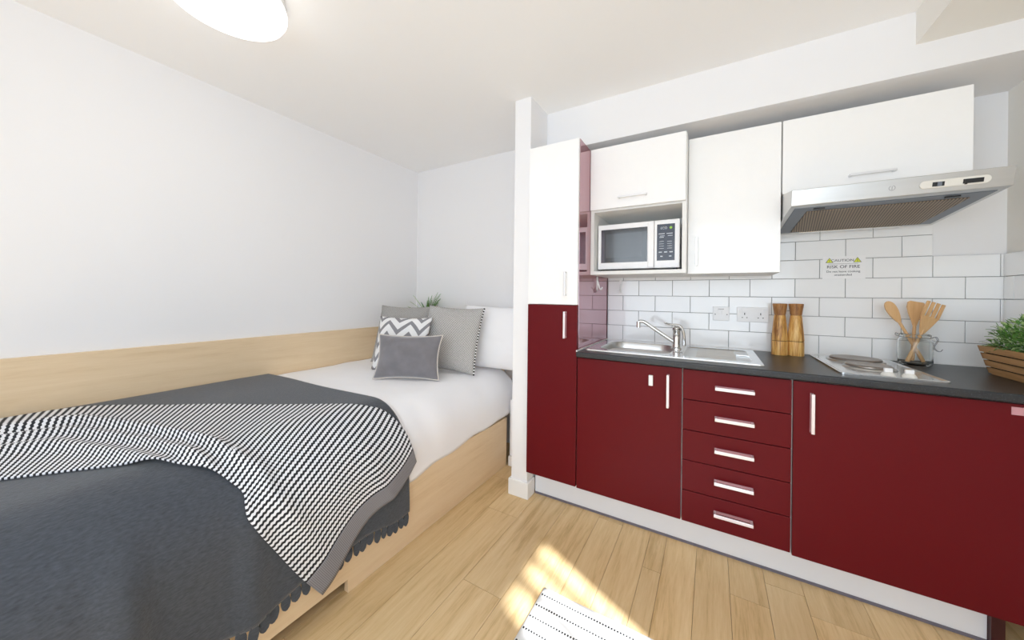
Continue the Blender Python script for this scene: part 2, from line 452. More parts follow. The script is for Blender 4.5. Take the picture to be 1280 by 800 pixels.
# ------------------------------------------------------------------ ceiling light
t = empty('ceiling_light', (-.99, -1.81, ZC), 'round white flush ceiling lamp switched on, above the bed side of the room', 'ceiling light')
obj('lamp_base', lathe(bmesh.new(), [(0, 0), (.185, 0), (.188, -.012), (.186, -.03), (0, -.03)], (-.99, -1.81, ZC), 64), 'skirt', t, smooth='auto')
obj('lamp_diffuser', lathe(bmesh.new(), [(0, -.03), (.183, -.03), (.192, -.045), (.192, -.062), (.182, -.08), (.13, -.094), (.06, -.1), (0, -.101)], (-.99, -1.81, ZC), 64), 'lamp', t, smooth=True)

# ------------------------------------------------------------------ kitchen: handles
def bow_v(parent, x, y, z0, z1, m='handle', w=.011, out=.028, name='handle'):
    """vertical bow handle on a face at y"""
    bm = bmesh.new()
    bx(bm, x-w/2, x+w/2, y-out, y-out+.007, z0, z1)
    bx(bm, x-w/2+.001, x+w/2-.001, y-out+.006, y, z0, z0+.009); bx(bm, x-w/2+.001, x+w/2-.001, y-out+.006, y, z1-.009, z1)
    o = obj(name, bm, m, parent, bevel=.0015)
    if m == 'handle': obj('reflection_strip', box(x-w/2, x+w/2, y-.002, y, z0, z1), 'handle_reflection', o)  # thin strip on the door painted as the handle's reflection
    return o
def bow_h(parent, x0, x1, y, z, m='handle', w=.012, out=.028, name='handle'):
    bm = bmesh.new()
    bx(bm, x0, x1, y-out, y-out+.007, z-w/2, z+w/2)
    bx(bm, x0, x0+.009, y-out+.006, y, z-w/2+.001, z+w/2-.001); bx(bm, x1-.009, x1, y-out+.006, y, z-w/2+.001, z+w/2-.001)
    o = obj(name, bm, m, parent, bevel=.0015)
    if m == 'handle': obj('reflection_strip', box(x0, x1, y-.002, y, z-w/2+.003, z+w/2), 'handle_reflection', o)  # same painted reflection strip behind the horizontal bar
    return o
def carcass(x0, x1, y0, y1, z0, z1, t=.018, shelf=None):
    bm = bmesh.new()
    bx(bm, x0, x0+t, y0, y1, z0, z1); bx(bm, x1-t, x1, y0, y1, z0, z1)
    bx(bm, x0+t, x1-t, y0, y1, z0, z0+t); bx(bm, x0+t, x1-t, y0, y1, z1-t, z1)
    bx(bm, x0+t, x1-t, y1-.01, y1, z0+t, z1-t)
    for s in shelf or []: bx(bm, x0+t, x1-t, y0+.005, y1-.01, s, s+t)
    return bm
YD = -.615       # front face of base doors
DT = .019
# tall unit
TZ = 2.052
t = empty('tall_cupboard', (-.15, -.3, 0), 'tall narrow cupboard with white upper door, red lower door and glossy dark red side', 'cupboard')
obj('carcass', carcass(-.303, -.018, -.595, -.002, .16, TZ-.003, shelf=[1.14]), 'carcass', t)
d = obj('door', box(-.300, -.001, YD, YD+DT, .168, 1.1465), 'red', t, bevel=.0015); d['label'] = 'red lower door'
bow_v(d, -.066, YD, .966, 1.112)
d = obj('door', box(-.300, -.001, YD, YD+DT, 1.1495, TZ), 'gloss_white', t, bevel=.0015); d['label'] = 'white upper door'
bow_v(d, -.067, YD, 1.197, 1.33, 'handle_white')
obj('side_panel', box(-.0155, .0015, YD+DT+.0005, -.001, .168, TZ+.002), 'red_gloss', t, bevel=.001)['label'] = 'glossy dark red side panel'

# plinth
t = empty('plinth', (.6, -.51, 0), 'long white kickboard under the red base cupboards', 'kickboard')
obj('board', box(-.290, 1.468, -.512, -.496, .012, .15), 'plinth', t, bevel=.001)
obj('floor_seal', box(-.290, 1.468, -.514, -.496, .0, .012), mat('grey_seal_strip', '6d6a78', .5), t)
# base units
t = empty('sink_cupboard', (.25, -.3, 0), 'red base cupboard below the sink with one door', 'cupboard')
obj('carcass', carcass(.004, .511, -.594, -.03, .16, .868), 'carcass', t)
d = obj('door', box(.005, .509, YD, YD+DT, .165, .866), 'red', t, bevel=.0015)
bow_v(d, .452, YD, .678, .832)
obj('door_catch', box(.366, .385, YD-.012, YD, .769, .819), 'white_plastic', d, bevel=.002)
t = empty('drawer_cupboard', (.71, -.3, 0), 'red base unit with five drawers between the sink and hob cupboards', 'drawer unit')
obj('carcass', carcass(.5115, .912, -.594, -.03, .16, .868), 'carcass', t)
zs = [.866, .7265, .5865, .4475, .3085, .165]
for a, b in zip(zs[1:], zs):
    d = obj('drawer', box(.514, .910, YD, YD+DT, a+(.0015 if a > .2 else 0), b-.0015), 'red', t, bevel=.0015)
    zz = (b-.066) if b > .86 else b-.062
    bow_h(d, .642, .785, YD, zz-.002, w=.014, out=.034)
t = empty('hob_cupboard', (1.2, -.3, 0), 'wide red base cupboard below the hob with a handle at its left', 'cupboard')
obj('carcass', carcass(.9125, 1.70, -.594, -.03, .16, .868), 'carcass', t)
d = obj('door', box(.9155, 1.700, YD, YD+DT, .157, .864), 'red', t, bevel=.0015)
bow_v(d, .972, YD, .667, .823)
pl = obj('label_strip', box(1.467, 1.57, YD-.0015, YD, .829, .8545), 'label', d); pl['label'] = 'pale pink strip at the top of the door'
obj('end_panel', box(1.469, 1.50, -.53, -.03, .002, .158), 'red_in_shade', t)['label'] = 'red foot panel with under-door shade in its colour'

# worktop with the sink cut-out
def slab(xs, ys, z0, z1, skip):
    bm = bmesh.new(); V = {}
    def v(i, j, k):
        if (i, j, k) not in V: V[i, j, k] = bm.verts.new((xs[i], ys[j], (z0, z1)[k]))
        return V[i, j, k]
    nx, ny = len(xs)-1, len(ys)-1
    solid = lambda i, j: 0 <= i < nx and 0 <= j < ny and (i, j) not in skip
    for i in range(nx):
        for j in range(ny):
            if not solid(i, j): continue
            bm.faces.new((v(i, j, 1), v(i+1, j, 1), v(i+1, j+1, 1), v(i, j+1, 1)))
            bm.faces.new((v(i, j, 0), v(i, j+1, 0), v(i+1, j+1, 0), v(i+1, j, 0)))
            for (di, dj, A, B) in ((-1, 0, (i, j+1), (i, j)), (1, 0, (i+1, j), (i+1, j+1)), (0, -1, (i, j), (i+1, j)), (0, 1, (i+1, j+1), (i, j+1))):
                if not solid(i+di, j+dj): bm.faces.new((v(*A, 0), v(*B, 0), v(*B, 1), v(*A, 1)))
    bmesh.ops.recalc_face_normals(bm, faces=bm.faces[:])
    return bm
t = empty('worktop', (.8, -.3, .87), 'long black speckled laminate worktop over the red cupboards', 'worktop')
obj('slab', slab([.0025, .07, .445, 1.735], [-.64, -.50, -.10, -.0075], .871, .90, {(1, 1)}), 'top', t, bevel=.006, seg=3)
obj('sealant', box(.0022, .0075, -.635, -.008, .9, .907), 'seal', t)
obj('sealant', box(.0075, 1.735, -.0125, -.0065, .9, .906), 'seal', t)

# sink
t = empty('sink', (.42, -.3, .9), 'stainless steel inset sink with bowl at left and drainer at right', 'sink')
SX0, SX1, SY0, SY1 = .022, .826, -.548, -.055
bm = bmesh.new()
def rrect(x0, x1, y0, y1, r, n=6):
    P = []
    for cx, cy, a0 in ((x1-r, y1-r, 0), (x0+r, y1-r, PI/2), (x0+r, y0+r, PI), (x1-r, y0+r, 3*PI/2)):
        for k in range(n+1):
            a = a0+PI/2*k/n; P.append((cx+r*math.cos(a), cy+r*math.sin(a)))
    return P
def loft(bm, loops, cap_last=True):
    R = [[bm.verts.new(p) for p in L] for L in loops]
    for A, B in zip(R, R[1:]):
        n = len(A)
        for i in range(n): bm.faces.new((A[i], A[(i+1) % n], B[(i+1) % n], B[i]))
    if cap_last: bm.faces.new(R[-1])
    return R
# rim slab with bowl hole and sunken drainer
def ring_between(bm, outer, inner):
    """fill between an outer rectangle loop and inner rounded loop by bridging"""
    eo = [bm.edges.new((outer[i], outer[(i+1) % len(outer)])) for i in range(len(outer))]
bowl = (.072, .443, -.495, -.105)
dr = (.50, .79, -.50, -.105)
zt = .906
bm = bmesh.new()
o_loop = [bm.verts.new((x, y, zt)) for x, y in rrect(SX0, SX1, SY0, SY1, .015, 3)]
b_loop = [bm.verts.new((x, y, zt)) for x, y in rrect(*bowl, .09)]
d_loop = [bm.verts.new((x, y, zt)) for x, y in rrect(*dr, .03)]
edges = []
for L in (o_loop, b_loop, d_loop):
    for i in range(len(L)): edges.append(bm.edges.new((L[i], L[(i+1) % len(L)])))
bmesh.ops.triangle_fill(bm, use_beauty=True, edges=edges)
for f in bm.faces: 
    if f.normal.z < 0: f.normal_flip()
# outer lip down
lo = [bm.verts.new((v.co.x+(.002 if v.co.x > .4 else -.002), v.co.y+(.002 if v.co.y > -.3 else -.002), .9005)) for v in o_loop]
for i in range(len(o_loop)): bm.faces.new((o_loop[i], lo[i], lo[(i+1) % len(lo)], o_loop[(i+1) % len(lo)]))
obj('rim', bm, 'steel_bright', t)
bm = bmesh.new()
x0, x1, y0, y1 = bowl
loops = []
for k, (ins, z, r) in enumerate([(0, zt, .09), (.004, .9, .09), (.008, .86, .085), (.014, .80, .08), (.028, .772, .07), (.06, .762, .05), (.13, .759, .03)]):
    loops.append([(x, y, z) for x, y in rrect(x0+ins, x1-ins, y0+ins, y1-ins, max(.01, r-ins*.2))])
loft(bm, loops)
obj('bowl', bm, 'steel', t, smooth=True)
obj('plug_hole', lathe(bmesh.new(), [(0, .004), (.03, .004), (.036, .001), (.036, 0)], (.26, -.3, .7595), 24), 'chrome', t, smooth='auto')
bm = bmesh.new()
x0, x1, y0, y1 = dr
loft(bm, [[(x, y, zt) for x, y in rrect(x0, x1, y0, y1, .03)], [(x, y, zt-.004) for x, y in rrect(x0+.003, x1-.003, y0+.003, y1-.003, .03)], [(x, y, zt-.0048) for x, y in rrect(x0+.01, x1-.01, y0+.01, y1-.01, .025)]])
for k in range(9):
    y = -.45+k*.038
    tube(bm, [(x0+.06, y, zt-.0055), (x1-.06, y, zt-.0045)], .0035, 8, flat=.8)
obj('drainer', bm, 'steel', t, smooth='auto')
obj('overflow', lathe(bmesh.new(), [(0, .004), (.012, .004), (.022, .003), (.026, 0)], (.478, -.37, zt), 24), 'chrome', t, smooth=True)
obj('tap_ledge', box(.735, .80, -.305, -.29, zt-.004, zt+.001), 'steel_bright', t, bevel=.001)

# mixer tap
tx, ty = .456, -.255
t = empty('mixer_tap', (tx, ty, zt), 'chrome mixer tap with long rising spout over the sink bowl', 'tap')
obj('body', lathe(bmesh.new(), [(0, 0), (.027, 0), (.027, .006), (.021, .012), (.019, .03), (.0205, .07), (.0195, .10), (.022, .105), (.022, .118), (.014, .128), (0, .130)], (tx, ty, zt), 28), 'chrome', t, smooth='auto')
P = smooth_pts([(tx-.01, ty, .945), (tx-.04, ty-.005, .963), (tx-.11, ty-.012, 1.010), (tx-.165, ty-.018, 1.048), (tx-.185, ty-.02, 1.054), (tx-.20, ty-.022, 1.050)])
bm = tube(bmesh.new(), P, [.011-.002*i/len(P) for i in range(len(P))], 14)
lathe(bm, [(0, .012), (.0115, .012), (.0115, -.022), (.009, -.024), (0, -.024)], (tx-.2, ty-.022, 1.040), 16)
obj('spout', bm, 'chrome', t, smooth='auto')
P = smooth_pts([(tx-.062, ty-.03, 1.052), (tx-.03, ty-.012, 1.043), (tx+.002, ty, 1.040), (tx+.022, ty+.006, 1.028), (tx+.034, ty+.010, 1.0), (tx+.038, ty+.012, .95), (tx+.038, ty+.012, .925)])
obj('lever', tube(bmesh.new(), P, [.004+.0045*min(1, i/18) for i in range(len(P))], 12), 'chrome', t, smooth=True)

# hob
t = empty('hob', (1.215, -.31, .9), 'two-ring stainless electric hob set in the black worktop', 'hob')
hz = .906
bm = bmesh.new()
R0 = rrect(1.068, 1.362, -.562, -.055, .012, 3); R1 = rrect(1.082, 1.348, -.545, -.07, .012, 3)
loft(bm, [[(x, y, .9005) for x, y in R0], [(x, y, hz+.001) for x, y in R0], [(x, y, hz+.002) for x, y in rrect(1.072, 1.358, -.558, -.059, .012, 3)], [(x, y, hz-.001) for x, y in R1]])
obj('hob_tray', bm, 'steel_bright', t)
for (cx, cy, r) in ((1.215, -.165, .09), (1.205, -.365, .072)):
    p = obj('ring_trim', lathe(bmesh.new(), [(r+.012, 0), (r+.010, .004), (r+.002, .008), (r+.001, .004)], (cx, cy, hz-.001), 48), 'steel', t, smooth=True)
    obj('ring_plate', lathe(bmesh.new(), [(r, 0), (r, .012), (r-.004, .0155), (r*.55, .0155), (r*.5, .0145), (r*.2, .0135), (0, .0135)], (cx, cy, hz-.001), 48), 'hob_plate', t, smooth='auto')
for cx in (1.217, 1.274):
    k = obj('knob', lathe(bmesh.new(), [(0, .013), (.010, .013), (.0155, .010), (.02, .002), (.021, 0)], (cx, -.512, hz-.001), 24), 'white_plastic2', t, smooth='auto')
    obj('grip', box(cx-.012, cx+.012, -.519, -.507, hz+.010, hz+.026), 'white_plastic', k, bevel=.002)

# ------------------------------------------------------------------ wall units
UZ0, UZ1 = 1.324, 2.055
t = empty('microwave_cupboard', (.25, -.2, UZ0), 'white wall cupboard with flap door over an open shelf holding the microwave', 'wall cupboard')
obj('carcass', carcass(.0025, .5085, -.401, -.002, UZ0, UZ1, t=.02, shelf=[1.690]), 'carcass', t)
d = obj('door', box(.003, .505, -.42, -.4015, 1.700, UZ1), 'gloss_white', t, bevel=.0015)
bow_h(d, .165, .318, -.42, 1.752, 'handle_white', w=.010)
t = empty('wall_cupboard', (.71, -.15, UZ0), 'tall white glossy wall cupboard with one door between microwave shelf and cooker hood', 'wall cupboard')
obj('carcass', carcass(.5095, .912, -.281, -.002, UZ0, UZ1-.002), 'carcass', t)
d = obj('door', box(.5105, .911, -.30, -.2815, UZ0-.0, UZ1), 'gloss_white', t, bevel=.0015)
bow_v(d, .553, -.30, 1.367, 1.515, 'handle_white', w=.010)
t = empty('wall_cupboard', (1.2, -.15, 1.7), 'wide white wall cupboard with flap door directly above the cooker hood', 'wall cupboard')
obj('carcass', carcass(.9155, 1.514, -.281, -.002, 1.712, UZ1-.002), 'carcass', t)
d = obj('door', box(.9165, 1.516, -.30, -.2815, 1.700, UZ1), 'gloss_white', t, bevel=.0015)
bow_h(d, 1.15, 1.297, -.30, 1.748, 'handle_white', w=.010)

# cooker hood
HX0, HX1 = .916, 1.515
t = empty('cooker_hood', (1.215, -.25, 1.55), 'stainless steel cooker hood under the wide white wall cupboard', 'cooker hood')
slope = lambda y: 1.592+(y+.515)*(-.044/.515)
bm = prism(bmesh.new(), [(-.515, 1.592), (-.531, 1.6565), (-.30, 1.698), (-.010, 1.698), (-.010, slope(-.010)), ], 'X', HX0, HX1)
obj('body', bm, 'steel', t, bevel=.002)
def under(bm, x0, x1, y0, y1, th, tap=0):
    a = [(x0+tap*0, y0), (x1, y0), (x1-tap, y1), (x0+tap, y1)]
    lo = [bm.verts.new((x, y, slope(y)-th)) for x, y in a]; hi = [bm.verts.new((x, y, slope(y)+.001)) for x, y in a]
    bm.faces.new(lo[::-1]); bm.faces.new(hi)
    for i in range(4): bm.faces.new((lo[i], lo[(i+1) % 4], hi[(i+1) % 4], hi[i]))
    bmesh.ops.recalc_face_normals(bm, faces=bm.faces[:])
    return bm
obj('underside_panel', under(bmesh.new(), .935, 1.497, -.478, -.045, .002), 'grey_blue', t)['label'] = 'blue-grey underside panel'
obj('grease_filter', under(bmesh.new(), .985, 1.455, -.425, -.065, .005), 'filter', t)['label'] = 'brown grease filter mesh'
for x in (1.02, 1.40):
    bm = under(bmesh.new(), x-.018, x+.018, -.463, -.449, .006); obj('filter_latch', bm, 'dark', t)
obj('lamp_strip', under(bmesh.new(), 1.02, 1.40, -.06, -.03, .008), 'steel_bright', t, bevel=.002)
# control panel on the front (front leans out slightly towards the top)
def fy(z): return -.515-(z-1.592)*(.016/.0645)
def front_plate(pts, th, name, m, parent, **k):
    bm = bmesh.new(); A = [bm.verts.new((x, fy(z)-th, z)) for x, z in pts]; B = [bm.verts.new((x, fy(z)+.001, z)) for x, z in pts]
    bm.faces.new(A); bm.faces.new(B[::-1]); n = len(pts)
    for i in range(n): bm.faces.new((A[i], B[i], B[(i+1) % n], A[(i+1) % n]))
    bmesh.ops.recalc_face_normals(bm, faces=bm.faces[:]); return obj(name, bm, m, parent, **k)
cp = front_plate(rrect(1.290, 1.462, 1.608, 1.636, .0139, 8), .005, 'control_panel', 'white_plastic2', t, bevel=.002)
for a, b in ((1.322, 1.352), (1.396, 1.444)):
    front_plate([(a, 1.613), (b, 1.613), (b, 1.628), (a, 1.628)], .0056, 'slider_slot', 'dark', cp)
front_plate([(1.334, 1.614), (1.345, 1.614), (1.345, 1.627), (1.334, 1.627)], .008, 'slider', 'grey_blue', cp)
front_plate([(1.400, 1.610), (1.406, 1.610), (1.406, 1.627), (1.400, 1.627)], .008, 'slider', 'dark', cp)
bm = bmesh.new()
for k in range(24):
    if k in (5, 6, 7): continue
    a0, a1 = 2*PI*k/24, 2*PI*(k+1)/24
    q = [(1.219+r*math.cos(a), 1.624+r*math.sin(a)) for r, a in ((.0075, a0), (.0095, a0), (.0095, a1), (.0075, a1))]
    V = [bm.verts.new((x, fy(z)-.0008, z)) for x, z in q]; bm.faces.new(V)
for q in ([(1.218, 1.617), (1.220, 1.617), (1.220, 1.631), (1.218, 1.631)],): bm.faces.new([bm.verts.new((x, fy(z)-.0009, z)) for x, z in q])
obj('emblem', bm, mat('engraved_grey', '9a9a9c', .4, .5), t)

# microwave (stands on the open shelf)
t = empty('microwave', (.24, -.2, 1.345), 'white microwave oven with dark window and black keypad on the open shelf', 'microwave')
mx0, mx1, mz0, mz1, my = .030, .474, 1.358, 1.622, -.345
MF = -.345
# body tapers from the front plane measured at the door
obj('body', box(mx0+.002, mx1-.002, MF+.02, -.02, mz0+.002, mz1-.002), 'white_plastic', t, bevel=.004)
d = obj('door', box(mx0, .345, MF, MF+.0195, mz0, mz1), 'white_plastic', t, bevel=.004)
obj('door_grip', box(.312, .3445, MF-.006, MF+.001, mz0+.004, mz1-.002), 'white_plastic', d, bevel=.004)
wn = obj('door_window', box(.050, .310, MF-.0012, MF+.002, 1.396, 1.592), 'mw_glass', d)
obj('window_mesh', box(.078, .282, MF-.0018, MF, 1.425, 1.565), 'mw_glass_in', wn)
k = obj('control_panel', box(.3465, mx1, MF, MF+.0195, mz0, mz1), 'white_plastic', t, bevel=.004)
kp = obj('keypad', box(.360, .450, MF-.0012, MF+.002, 1.398, 1.598), 'mw_panel', k)
yb = MF-.0018
bm = bmesh.new()
def blip(x, z, w, h): bx(bm, x-w/2, x+w/2, yb, MF-.001, z-h/2, z+h/2)
for x in (.384, .424): blip(x, 1.545, .03, .004); blip(x+.003, 1.533, .024, .003)
blip(.384, 1.525, .022, .003)
for r in range(4):
    for x in (.384, .424): blip(x, 1.502-r*.0125, .024, .0022)
for x in (.378, .405, .432): blip(x, 1.444, .016, .006)
for x in (.384, .428): blip(x, 1.421, .012, .006)
obj('key_marks', bm, 'ink_light', kp)
text_obj('maker_mark', 'ECO', .017, 'ink_light', kp, (.395, yb, 1.575), RX)
obj('green_mark', lathe(bmesh.new(), [(0, .0005), (.007, .0005), (.007, 0)], (0, 0, 0), 16), 'green_dot', kp)
bm = bmesh.new()
bm.free()
for x in (.05, .45):
    for y in (-.31, -.06): obj('foot', lathe(bmesh.new(), [(0, 0), (.011, 0), (.012, .0135), (0, .0135)], (x, y, 1.3445), 16), 'dark', t)
g = [o for o in kp.children if o.name.startswith('green_mark')][0]
g.data.transform(Matrix.Translation((.430, yb+.0003, 1.576)) @ Matrix.Rotation(PI/2, 4, 'X'))

# ------------------------------------------------------------------ small things on the kitchen wall
def hook(loc, face, label):
    t = empty('adhesive_hook', loc, label, 'hook')
    x, y, z = loc
    dv = Vector(face); R = Matrix.Identity(4) if face == (0, -1) else Matrix.Rotation(PI/2, 4, 'Z')
    bm = bmesh.new(); P = rrect(-.011, .011, -.045, .045, .0109, 6); prism(bm, P, 'Y', -.004, 0)
    a = obj('back_plate', bm, 'white_plastic', None, bevel=.001); a.data.transform(Matrix.Translation(loc) @ R)
    bm = tube(bmesh.new(), smooth_pts([(0, -.003, .02), (0, -.012, -.01), (0, -.018, -.03), (0, -.028, -.036), (0, -.034, -.022)]), .0042, 8)
    b = obj('hook_arm', bm, 'white_plastic', None, smooth=True); b.data.transform(Matrix.Translation(loc) @ R)
    for o in (a, b): o.parent = t; o.matrix_parent_inverse = Matrix.Translation(loc).inverted()
hook((.0018, -.262, 1.277), (1, 0), 'small white adhesive hook on the glossy red side panel')
hook((.09, -.006, 1.262), (0, -1), 'small white adhesive hook on the white tiles below the microwave')

def plate(x0, x1, z0, z1, name, label, cat, kind):
    y = -.0062
    t = empty(name, ((x0+x1)/2, y, z0), label, cat)
    obj('faceplate', box(x0, x1, y-.009, y, z0, z1), 'white_plastic', t, bevel=.002)
    yy = y-.0093; zc = (z0+z1)/2
    if kind == 'spur':
        obj('switch', box(x0+.024, x0+.046, y-.0125, y-.0085, zc+.0, zc+.02), 'white_plastic', t, bevel=.001)
        for x in (x0+.012, x1-.012): obj('screw', box(x-.0022, x+.0022, yy-.0004, yy+.001, zc-.007, zc-.002), 'ink', t)
        bm = box(x0+.026, x0+.056, yy-.0004, yy+.001, zc+.026, zc+.028)
        obj('marking', bm, 'ink', t)
    else:
        n = kind
        for i in range(n):
            cx = x0+(x1-x0)*(i+.5)/n
            bm = bmesh.new(); bx(bm, cx-.002, cx+.002, yy-.0005, yy+.001, zc-.002, zc+.010)
            for s in (-1, 1): bx(bm, cx+s*.011-.0032, cx+s*.011+.0032, yy-.0005, yy+.001, zc-.019, zc-.0155)
            obj('pin_holes', bm, 'ink', t)
            obj('switch', box(cx-.006+.018*(1 if i else -1), cx+.006+.018*(1 if i else -1), y-.0125, y-.0085, zc+.013, zc+.031), 'white_plastic', t, bevel=.001)
plate(.632, .716, 1.062, 1.144, 'switch_plate', 'single white switch plate on the tiles, left of the double socket', 'switch', 'spur')
plate(.752, .902, 1.060, 1.144, 'power_socket', 'white double power socket on the tiles beside the pepper mills', 'socket', 2)
plate(.955, 1.035, 1.060, 1.144, 'switch_plate', 'white switch plate on the tiles half hidden behind the two mills', 'switch', 'spur')

t = empty('warning_sign', (1.21, -.006, 1.3), 'small white fire caution card with yellow triangles on the tiles', 'sign')
y = -.0062
obj('card', box(1.128, 1.292, y-.0015, y, 1.302, 1.418), 'white_plastic', t)
ys = y-.0017
text_obj('lettering', 'CAUTION', .0175, 'ink', t, (1.205, ys, 1.396), RX, xs=1.12)
text_obj('lettering', 'RISK OF FIRE', .0215, 'ink', t, (1.208, ys, 1.363), RX, extrude=.0006, xs=1.05)
text_obj('lettering', 'Do not leave cooking', .0148, 'ink', t, (1.208, ys, 1.339), RX)
text_obj('lettering', 'unattended', .0148, 'ink', t, (1.208, ys, 1.322), RX)
for x in (1.155, 1.262):
    bm = prism(bmesh.new(), [(x-.0155, 1.385), (x+.0155, 1.385), (x, 1.411)], 'Y', ys-.0002, y-.001); p = obj('triangle_border', bm, 'ink', t)
    bm = prism(bmesh.new(), [(x-.0125, 1.3865), (x+.0125, 1.3865), (x, 1.4075)], 'Y', ys-.0006, y-.001); f = obj('triangle', bm, 'yellow', t)
    bm = bmesh.new(); bx(bm, x-.001, x+.001, ys-.001, ys-.0005, 1.3925, 1.401); bx(bm, x-.001, x+.001, ys-.001, ys-.0005, 1.3885, 1.3907); obj('exclamation_mark', bm, 'ink', f)
obj('rule_line', box(1.15, 1.265, ys-.0003, ys+.0002, 1.3785, 1.3795), 'ink', t)

# ------------------------------------------------------------------ mills
for i, (x, y, lab) in enumerate([(.937, -.112, 'left one of two turned wooden pepper mills standing beside the power socket'), (1.006, -.098, 'right one of two turned wooden pepper mills, nearer the hob')]):
    t = empty('pepper_mill', (x, y, .9), lab, 'pepper mill', 'wooden mills on the worktop')
    obj('base', lathe(bmesh.new(), [(0, 0), (.0345, 0), (.0352, .004), (.0352, .070), (.0345, .073), (0, .073)], (x, y, .9005), 36), 'acacia', t, smooth='auto')
    obj('body', lathe(bmesh.new(), [(0, .0755), (.0345, .0755), (.0352, .079), (.0335, .105), (.030, .145), (.0265, .185), (.0245, .205), (.024, .208), (0, .208)], (x, y, .9005), 36), 'acacia', t, smooth='auto')
    obj('groove_ring', lathe(bmesh.new(), [(0, .0725), (.0325, .0725), (.0325, .0765), (0, .0765)], (x, y, .9005), 36), 'groove', t)
    obj('head', lathe(bmesh.new(), [(0, .208), (.0225, .208), (.0225, .2105), (.0245, .211), (.0275, .235), (.0315, .262), (.032, .266), (.030, .269), (0, .270)], (x, y, .9005), 36), 'acacia_dark', t, smooth='auto')

# ------------------------------------------------------------------ jar and utensils
jx, jy, jz = 1.432, -.102, .9005
t = empty('storage_jar', (jx, jy, .9), 'clear glass clip-top jar holding three wooden utensils behind the hob', 'jar')
obj('glass_body', lathe(bmesh.new(), [(0, 0), (.045, 0), (.053, .006), (.055, .016), (.055, .105), (.051, .118), (.046, .124), (.046, .128), (.049, .130), (.049, .138), (.0465, .140),
    (.044, .138), (.0435, .122), (.049, .114), (.0522, .104), (.0522, .018), (.049, .009), (0, .007)], (jx, jy, jz), 48), 'glass', t, smooth=True)
bm = tube(bmesh.new(), [(jx+.050*math.cos(a), jy+.050*math.sin(a), jz+.126) for a in [2*PI*k/40 for k in range(40)]], .0013, 8, closed=True)
dx = Vector((.86, -.5, 0)).normalized(); sx_ = Vector((.5, .86, 0)).normalized()
def J(a, b, z): v = dx*a+sx_*b; return (jx+v.x, jy+v.y, jz+z)
for s in (-1, 1):
    tube(bm, smooth_pts([J(.049, .010*s, .126), J(.060, .012*s, .132), J(.066, .012*s, .118), J(.060, .012*s, .100), J(.056, .010*s, .085), J(.064, .006*s, .072), J(.074, .004*s, .070), J(.080, .002*s, .080)], 4), .0013, 8)
tube(bm, smooth_pts([J(.066, -.012, .118), J(.068, 0, .116), J(.066, .012, .118)], 4), .0013, 8)
tube(bm, smooth_pts([J(-.05, 0, .126), J(-.062, 0, .131), J(-.06, 0, .140), J(-.052, 0, .135)], 4), .0015, 8)
obj('wire_clip', bm, mat('clip_wire_steel', '8a8c90', .3, 1), t, smooth=True)
def flat_tool(name, label, foot, tip, headlen, width, shape, neck=.006):
    """wooden tool from foot to tip; blade built in its own frame, thickness along camera-ish normal"""
    f, p = Vector(foot), Vector(tip); ax = (p-f); L = ax.length; ax.normalize()
    nrm = Vector((.35, -.94, 0)); nrm = (nrm-ax*nrm.dot(ax)).normalized(); sd = ax.cross(nrm).normalized()*-1
    if sd.x < 0: sd = -sd
    bm = bmesh.new()
    hl = L-headlen
    h = tube(bm, [f+ax*(hl*k/8) for k in range(9)] + [f+ax*(hl+headlen*.12)], [neck*1.15, neck*1.35, neck*1.3, neck*1.15, neck, neck, neck, neck, neck, neck*.9], 12)
    def slabpoly(pts, th=.0035, curve=.0):
        A = [bm.verts.new(f+ax*(hl+v*headlen)+sd*(u*width)+nrm*(th+curve*(v*v))) for u, v in pts]
        B = [bm.verts.new(f+ax*(hl+v*headlen)+sd*(u*width)+nrm*(-th+curve*(v*v))) for u, v in pts]
        bm.faces.new(A); bm.faces.new(B[::-1]); n = len(pts)
        for i in range(n): bm.faces.new((A[i], B[i], B[(i+1) % n], A[(i+1) % n]))
    for s in shape: slabpoly(s)
    bmesh.ops.recalc_face_normals(bm, faces=bm.faces[:])
    o = obj(name, bm, 'beech', None, smooth='auto', bevel=.0012)
    return tag(o, label, 'kitchen utensil', 'wooden utensils in the glass jar')
oval = [(.5*math.sin(a)*(1 if 1 else 0)*(.55+.45*(1-math.cos(a))/2*1.2), .5-.5*math.cos(a)) for a in [2*PI*k/28 for k in range(28)]]
flat_tool('wooden_spoon', 'plain wooden spoon leaning left in the glass jar', (1.466, -.084, .912), (1.338, -.107, 1.188), .11, .052, [[(x, v) for x, v in oval]])
spat = [(-.10, 0), (-.2, .2), (-.42, .5), (-.52, .75), (-.48, .95), (-.34, 1.0), (.0, .97), (.42, .94), (.5, .9), (.48, .7), (.36, .45), (.2, .2), (.1, 0)]
flat_tool('wooden_spatula', 'wooden spatula with broad angled head standing in the middle of the jar', (1.436, -.066, .912), (1.446, -.068, 1.192), .115, .066, [spat])
fk = [[(-.12, 0), (-.34, .3), (-.5, .55), (.5, .55), (.34, .3), (.12, 0)]]
for k in range(4):
    a = -.5+k*.28
    fk.append([(a, .53), (a-.02, 1.0), (a+.14, 1.0), (a+.16, .53)])
flat_tool('wooden_fork', 'four-tined wooden fork leaning right in the glass jar', (1.402, -.118, .912), (1.492, -.118, 1.184), .145, .070, fk)

